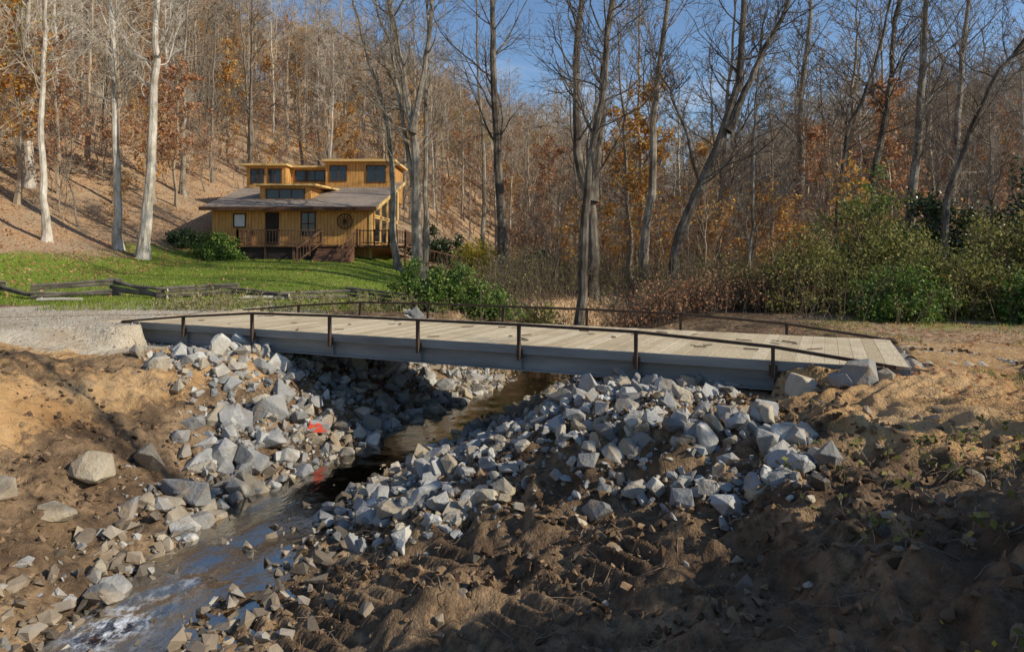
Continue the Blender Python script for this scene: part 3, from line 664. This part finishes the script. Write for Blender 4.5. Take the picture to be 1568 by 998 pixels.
boxes('web_stiffeners',[(k*2.44-.008,k*2.44+.008,.02,.098,-2.365,-1.965) for k in range(0,7)],M_steel,br)
boxes('edge_channel',[(L0,L1,-.035,-.003,-2.04,-1.86)],M_steel,br,.004)
pk=[];xx=L0;pr=random.Random(4)
while xx<L1-.05:
    w_=.235; dz=pr.uniform(-.003,.003); pk.append((xx,min(xx+w_,L1),pr.uniform(0,.03),Wd-pr.uniform(0,.03),-1.937,-1.86+dz)); xx+=w_+.004
boxes('deck_planks',pk,M_plank,br,.003)
boxes('abutments',[(L0-.3,L0-.02,.05,Wd-.05,-3.2,-1.95),(L1+.02,L1+.3,.05,Wd-.05,-3.2,-1.95)],M_conc,br,.02)
tb=[]
for q in range(46):
    a0=pr.uniform(-2,16.3);w0=pr.uniform(.3,3.9);an=pr.uniform(-.9,.9);l_=pr.uniform(.1,.38);s_=pr.uniform(.01,.026)
    tb.append(((a0,w0,-1.848+s_/2),(a0+l_*math.cos(an),w0+l_*math.sin(an),-1.846+s_/2),s_,s_))
bars('deck_shadow_bars',tb,M_bstem,br)  # thin dark bars added to imitate shadow dashes on the planks
def rail(y,nm,sgn):
    top=[(-2.40,-1.86),(0,-1.64)]+[(2.44*k,-1.455-(.01 if k in(1,5) else -.02)) for k in range(1,6)]+[(14.64,-1.61),(16.5,-1.84)]
    pts=[((a,y,z),(b,y,z2),.07,.055) for (a,z),(b,z2) in zip(top[:-1],top[1:])]
    bars(nm+'_top_rail',pts,M_rust,br)
    ps=[]
    for (a,z) in top[1:-1]:
        ps.append(((a,y,-2.16 if sgn<0 else -1.9),(a,y,z-.028),.075,.06))
    bars(nm+'_posts',ps,M_rust,br)
    if sgn<0: boxes(nm+'_post_plates',[(a-.07,a+.07,y+.03,y+.045,-2.12,-1.94) for (a,z) in top[1:-1]],M_rust,br)
rail(-.085,'near',-1); rail(Wd+.06,'far',1)
bars('rail_end_returns',[((-2.40,-.085,-1.86),(-2.7,.3,-1.93),.07,.055),((-2.40,-.085,-1.86),(-2.45,-.085,-2.25),.06,.06),((16.5,-.085,-1.84),(17.0,.25,-1.93),.07,.055),((16.5,Wd+.06,-1.84),(16.9,Wd-.1,-1.92),.07,.055)],M_rust,br)
# ---------------------------------------------------------------- split rail fence
fe=bpy.data.objects.new('split_rail_fence',None); scene.collection.objects.link(fe)
M_log=m_simple('weathered_rail_wood',(.05,.042,.036),(.20,.17,.14),2,.9,12,.6,.015)
M_logb=m_simple('split_face_wood',(.35,.30,.23),(.6,.55,.46),3,.85,12,.4,.01)
fr_=random.Random(9); mb=MB(); pos=[]; xx=-27; i=0
while xx<-3.2:
    pos.append((xx,26.2+(.45 if i%2 else -.45)+fr_.uniform(-.1,.1))); xx+=2.3; i+=1
for j in range(len(pos)-1):
    (xa,ya),(xb,yb)=pos[j],pos[j+1]; nr=fr_.choice([2,3,3,4,2])
    for q in range(nr):
        za=gz(xa,ya)+.1+.14*q+(.07 if j%2 else 0)+fr_.uniform(-.02,.03); zb=gz(xb,yb)+.1+.14*q+(.07 if j%2==0 else 0)+fr_.uniform(-.03,.03)
        if fr_.random()<.25: zb=gz(xb,yb)+.07
        ex=.22; S=7; Pq=np.zeros((1,S,3)); 
        for s__ in range(S):
            f_=-ex/2.3+(1+2*ex/2.3)*s__/(S-1); Pq[0,s__]=(xa+(xb-xa)*f_,ya+(yb-ya)*f_+fr_.uniform(-.02,.02),za+(zb-za)*f_+fr_.uniform(-.012,.012))
        Rr=np.full((1,S),fr_.uniform(.05,.075)); V,Fc=tube(Pq,Rr,5); mb.add(V,Fc,0)
        for e_ in (0,S-1): mb.add(V[e_*5:e_*5+4],np.array([[0,1,2,3]]),1)
add_obj('rails',mb.mesh('rails',[M_log,M_logb]),fe)
for (xa,ya,L_) in((-17.4,25.0,1.6),(-10.2,25.6,1.9)):
    poly_tube('fallen_rail',[(xa,ya,gz(xa,ya)+.07),(xa+L_*.5,ya+.1,gz(xa,ya)+.09),(xa+L_,ya+.15,gz(xa+L_,ya)+.07)],.06,M_logb,fe,6)
# ---------------------------------------------------------------- house
ho=bpy.data.objects.new('cedar_house',None); scene.collection.objects.link(ho)
t=NT('cedar_siding'); sp=t.n('ShaderNodeSeparateXYZ'); t.l(t.obj(),sp.inputs[0])
sx=t.math('FRACT',t.math('MULTIPLY',t.math('ADD',sp.outputs[0],sp.outputs[1]),4.5))
gro=t.ramp(sx,[(0,(1,1,1)),(.07,(1,1,1)),(.1,(0,0,0)),(1,(0,0,0))])
mp=t.n('ShaderNodeMapping'); mp.inputs['Scale'].default_value=(3,3,.5); t.l(t.obj(),mp.inputs[0])
cc=t.ramp(t.noise(2,6,mp.outputs[0]),[(.3,(.40,.19,.05)),(.5,(.56,.29,.085)),(.7,(.66,.38,.13))])
cc=t.mix(gro,cc,(.18,.08,.03)); M_cedar=t.bsdf(cc,.75,t.math('SUBTRACT',1.0,gro),.6,.02)
M_trim=m_simple('yellow_trim',(.60,.38,.14),(.74,.52,.22),4)
M_dtrim=m_simple('brown_trim',(.07,.035,.02),(.13,.065,.035),4)
M_shing=m_simple('roof_shingles',(.18,.14,.11),(.40,.33,.265),3,.9,18,.8,.03,stretch=(1,2.5,1))
t=NT('window_glass'); M_glass=t.bsdf((.018,.022,.026),.06,spec=.6)
M_white=m_simple('curtain_white',(.55,.55,.52),(.7,.7,.66),3)
M_deckw=m_simple('stained_deck_wood',(.10,.05,.03),(.21,.11,.065),3)
M_dark=m_simple('underdeck_lattice',(.02,.015,.012),(.05,.035,.028),6)
yF=46.
boxes('main_walls',[(-20.2,-9.5,yF,57,-.5,3.02)],M_cedar,ho)
boxes('foundation_skirt',[(-20.15,-9.55,yF+.05,56.9,-1.6,-.5)],M_dark,ho)
def prism(name,pts_lo,thk,mat):
    P=np.array(pts_lo,float); n_=len(P); V=np.concatenate([P,P+np.array([0,0,thk])])
    Fs=[np.array([list(range(n_))[::-1],[n_+i for i in range(n_)]])]
    sd=np.array([[i,(i+1)%n_,n_+(i+1)%n_,n_+i] for i in range(n_)]); return add_obj(name,make_mesh(name,V,[Fs[0],sd],[mat]),ho)
def wallpoly(name,pts,mat):
    n_=len(pts); return add_obj(name,make_mesh(name,np.array(pts,float),[np.array([list(range(n_))])],[mat]),ho)
prism('main_roof',[(-20.7,45.2,2.98),(-9.0,45.2,2.98),(-9.0,57.3,5.95),(-21.4,57.3,5.95)],.16,M_shing)
prism('main_fascia',[(-20.72,45.12,2.93),(-8.98,45.12,2.93),(-8.98,45.19,2.93),(-20.72,45.19,2.93)],.24,M_dtrim)
bars('verge_board',[((-8.96,45.15,3.03),(-8.96,57.3,6.0),.06,.24)],M_trim,ho)
wallpoly('gable_wall',[(-9.46,yF,2.9),(-9.46,57,2.9),(-9.46,57,5.85),(-9.46,yF,3.12)],M_trim)
boxes('front_dormer',[(-17.9,-14.3,48.5,55,3.3,4.85)],M_cedar,ho)
prism('dormer_roof',[(-18.2,48.0,4.87),(-13.8,48.0,4.87),(-13.3,54.4,5.0),(-18.2,54.4,5.0)],.12,M_trim)
boxes('clerestory_walls',[(-21.0,-17.9,54.0,60,4.2,7.0),(-17.9,-14.8,55.3,60,4.6,7.0),(-14.8,-9.6,54.2,60,4.4,7.35)],M_cedar,ho)
boxes('clerestory_roofs',[(-21.3,-17.7,53.6,60.2,7.01,7.17),(-17.69,-15.01,54.9,60.2,7.01,7.16),(-15.0,-9.2,53.8,60.2,7.36,7.54)],M_trim,ho)
boxes('roof_caps',[(-21.2,-17.8,53.7,60.1,7.173,7.2),(-17.6,-15.1,55,60.1,7.163,7.19),(-14.9,-9.3,53.9,60.1,7.543,7.57)],M_shing,ho)
def win(x0,x1,z0,z1,y,mull=0,glass=M_glass,tr=M_dtrim,wd=.09):
    fr=[(x0-wd,x1+wd,y-.05,y-.004,z1,z1+wd),(x0-wd,x1+wd,y-.05,y-.004,z0-wd,z0),(x0-wd,x0,y-.05,y-.004,z0,z1),(x1,x1+wd,y-.05,y-.004,z0,z1)]
    for m_ in range(mull):
        xm=x0+(x1-x0)*(m_+1)/(mull+1); fr.append((xm-.04,xm+.04,y-.045,y-.004,z0,z1))
    boxes('window_frame',fr,tr,ho); boxes('window_glass',[(x0,x1,y-.02,y-.003,z0,z1)],glass,ho)
win(-20.6,-19.7,5.7,6.7,54.0,1);win(-19.2,-18.3,5.7,6.7,54.0,1)
win(-17.5,-15.2,6.0,6.75,55.3,2)
win(-14.4,-13.2,5.9,7.0,54.2,1);win(-11.5,-10.1,5.8,7.0,54.2,1)
win(-17.4,-14.8,3.98,4.6,48.5,2)
win(-18.7,-18.0,1.9,2.7,yF,0,M_white)
win(-14.15,-13.3,1.35,2.8,yF,1); boxes('window_sash',[(-14.15,-13.3,yF-.045,yF-.021,2.05,2.12)],M_dtrim,ho)
boxes('front_door',[(-16.6,-15.7,yF-.06,yF-.003,.72,2.85)],M_dark,ho)
boxes('corner_trim',[(-9.62,-9.44,yF-.05,yF-.003,-.5,3.0)],M_trim,ho)
sb=[];sg=[]
for (ya,yb) in((46.8,48.6),(49.2,51.2),(51.8,53.6),(54.2,56)):
    zt=3.0+(ya-46)*.24
    for (z0,z1) in ((.9,2.5),(2.75,min(zt+.1,5.2))):
        sg.append((-9.45,-9.42,ya,yb,z0,z1)); sb+= [(-9.455,-9.38,ya-.1,ya,z0-.1,z1+.1),(-9.455,-9.38,yb,yb+.1,z0-.1,z1+.1),(-9.455,-9.38,ya,yb,z1,z1+.1),(-9.455,-9.38,ya,yb,z0-.1,z0)]
boxes('side_glass',sg,M_glass,ho);boxes('side_window_trim',sb,M_trim,ho)
wr=[(-11.25+.5*math.cos(a),yF-.08,2.25+.5*math.sin(a)) for a in np.linspace(0,2*math.pi,25)]
poly_tube('wheel_rim',wr,.035,M_dtrim,ho,6)
bars('wheel_spokes',[((-11.25,yF-.08,2.25),(-11.25+.48*math.cos(a),yF-.08,2.25+.48*math.sin(a)),.04,.04) for a in np.linspace(0,2*math.pi,13)[:-1]],M_dtrim,ho)
boxes('porch_floor',[(-17.6,-11.0,43.4,45.99,.50,.62),(-11.0,-8.0,44.4,45.99,.50,.62),(-9.35,-7.2,46.0,56,.50,.62)],M_deckw,ho)
boxes('porch_skirt',[(-17.5,-11.1,43.6,45.9,-1.6,.48)],M_dark,ho)
R_=[]
def railing(p,q,z,h=.95,n=12):
    p=np.array(p);q=np.array(q)
    zz=(z,z) if np.isscalar(z) else z
    R_.append(((p[0],p[1],zz[0]+h),(q[0],q[1],zz[1]+h),.1,.07));R_.append(((p[0],p[1],zz[0]+.15),(q[0],q[1],zz[1]+.15),.06,.06))
    for i in range(n+1):
        f_=i/n;c_=p+(q-p)*f_;zc=zz[0]+(zz[1]-zz[0])*f_; big=i in(0,n,n//2); s__=.1 if big else .035
        R_.append(((c_[0],c_[1],zc-(.1 if big else -.15)),(c_[0],c_[1],zc+h+(.08 if big else 0)),s__,s__))
railing((-17.5,43.5),(-12.2,43.5),.62,n=26);railing((-17.5,43.5),(-17.5,45.9),.62,n=8)
railing((-12.1,43.4),(-13.0,41.3),(.62,-.55),n=8);railing((-9.9,43.6),(-10.3,41.3),(.62,-.55),n=8)
railing((-9.9,44.4),(-8.0,44.4),.62,n=8);railing((-7.2,46.0),(-7.2,56),.62,n=30);railing((-8,44.4),(-7.2,46),.62,n=6)
bars('railings',R_,M_deckw,ho)
boxes('porch_steps',[(-12.3,-10.0,41.3+.3*i,41.6+.3*i+.02,-.9,-.62+.17*i) for i in range(7)],M_deckw,ho)
boxes('porch_posts',[(x_,x_+.12,43.5,43.62,-1.6,.49) for x_ in(-17.6,-15.8,-14,-12.3,-11.2)]+[(-7.3,-7.18,46.1,46.22,-1.6,.49),(-7.3,-7.18,50,50.12,-1.6,.49)],M_deckw,ho)
boxes('chimney_vent',[(-13.6,-13.3,57,57.3,7.4,8.1)],M_dark,ho)
fb=bpy.data.objects.new('wooden_footbridge',None); scene.collection.objects.link(fb)
R_=[];railing((-5.4,44),(-2.6,46.5),(-.7,-1.3),n=10);railing((-5.8,46),(-3.2,48.2),(-.6,-1.2),n=10);bars('footbridge_railings',R_,M_deckw,fb)
V,Fc=beam_between((-5.6,45,-.8),(-2.9,47.3,-1.4),2,.12); add_obj('footbridge_deck',make_mesh('footbridge_deck',V,[Fc],[M_deckw]),fb)
# ---------------------------------------------------------------- light, sky, camera
el=math.radians(31); az=np.array([.95,-.31]); az/=np.hypot(*az)
sd=Vector((az[0]*math.cos(el),az[1]*math.cos(el),math.sin(el)))
w=bpy.data.worlds.new('World'); scene.world=w; w.use_nodes=True; nt=w.node_tree; nt.nodes.clear()
out=nt.nodes.new('ShaderNodeOutputWorld');bg=nt.nodes.new('ShaderNodeBackground');sky=nt.nodes.new('ShaderNodeTexSky')
sky.sky_type='NISHITA';sky.sun_disc=False;sky.sun_elevation=el;sky.sun_rotation=math.atan2(az[0],az[1]);sky.air_density=1.0;sky.dust_density=.2;sky.ozone_density=4
tc=nt.nodes.new('ShaderNodeTexCoord');mp=nt.nodes.new('ShaderNodeMapping');mp.inputs['Scale'].default_value=(2,2,5);nz=nt.nodes.new('ShaderNodeTexNoise');nz.inputs['Scale'].default_value=2.2;nz.inputs['Detail'].default_value=7
rp=nt.nodes.new('ShaderNodeValToRGB');rp.color_ramp.elements[0].position=.60;rp.color_ramp.elements[1].position=.8;rp.color_ramp.elements[1].color=(.6,.6,.6,1)
mxn=nt.nodes.new('ShaderNodeMix');mxn.data_type='RGBA';mxn.inputs[7].default_value=(6,6.3,6.8,1)
nt.links.new(tc.outputs['Generated'],mp.inputs[0]);nt.links.new(mp.outputs[0],nz.inputs['Vector']);nt.links.new(nz.outputs['Fac'],rp.inputs[0]);nt.links.new(rp.outputs[0],mxn.inputs[0]);nt.links.new(sky.outputs[0],mxn.inputs[6]);nt.links.new(mxn.outputs[2],bg.inputs[0]);nt.links.new(bg.outputs[0],out.inputs[0])
bg.inputs[1].default_value=.14
su=bpy.data.lights.new('sun','SUN');su.energy=5.0;su.angle=math.radians(.5);su.color=(1,.91,.75);so=bpy.data.objects.new('sun',su);scene.collection.objects.link(so);so.rotation_euler=sd.to_track_quat('Z','Y').to_euler()
cam=bpy.data.cameras.new('camera');cam.lens=24;cam.sensor_width=36;cam.shift_y=-.0695;cam.clip_end=5000;cam.clip_start=.05
co=bpy.data.objects.new('camera',cam);scene.collection.objects.link(co);co.location=(0,0,0);co.rotation_euler=(math.pi/2,0,0);scene.camera=co
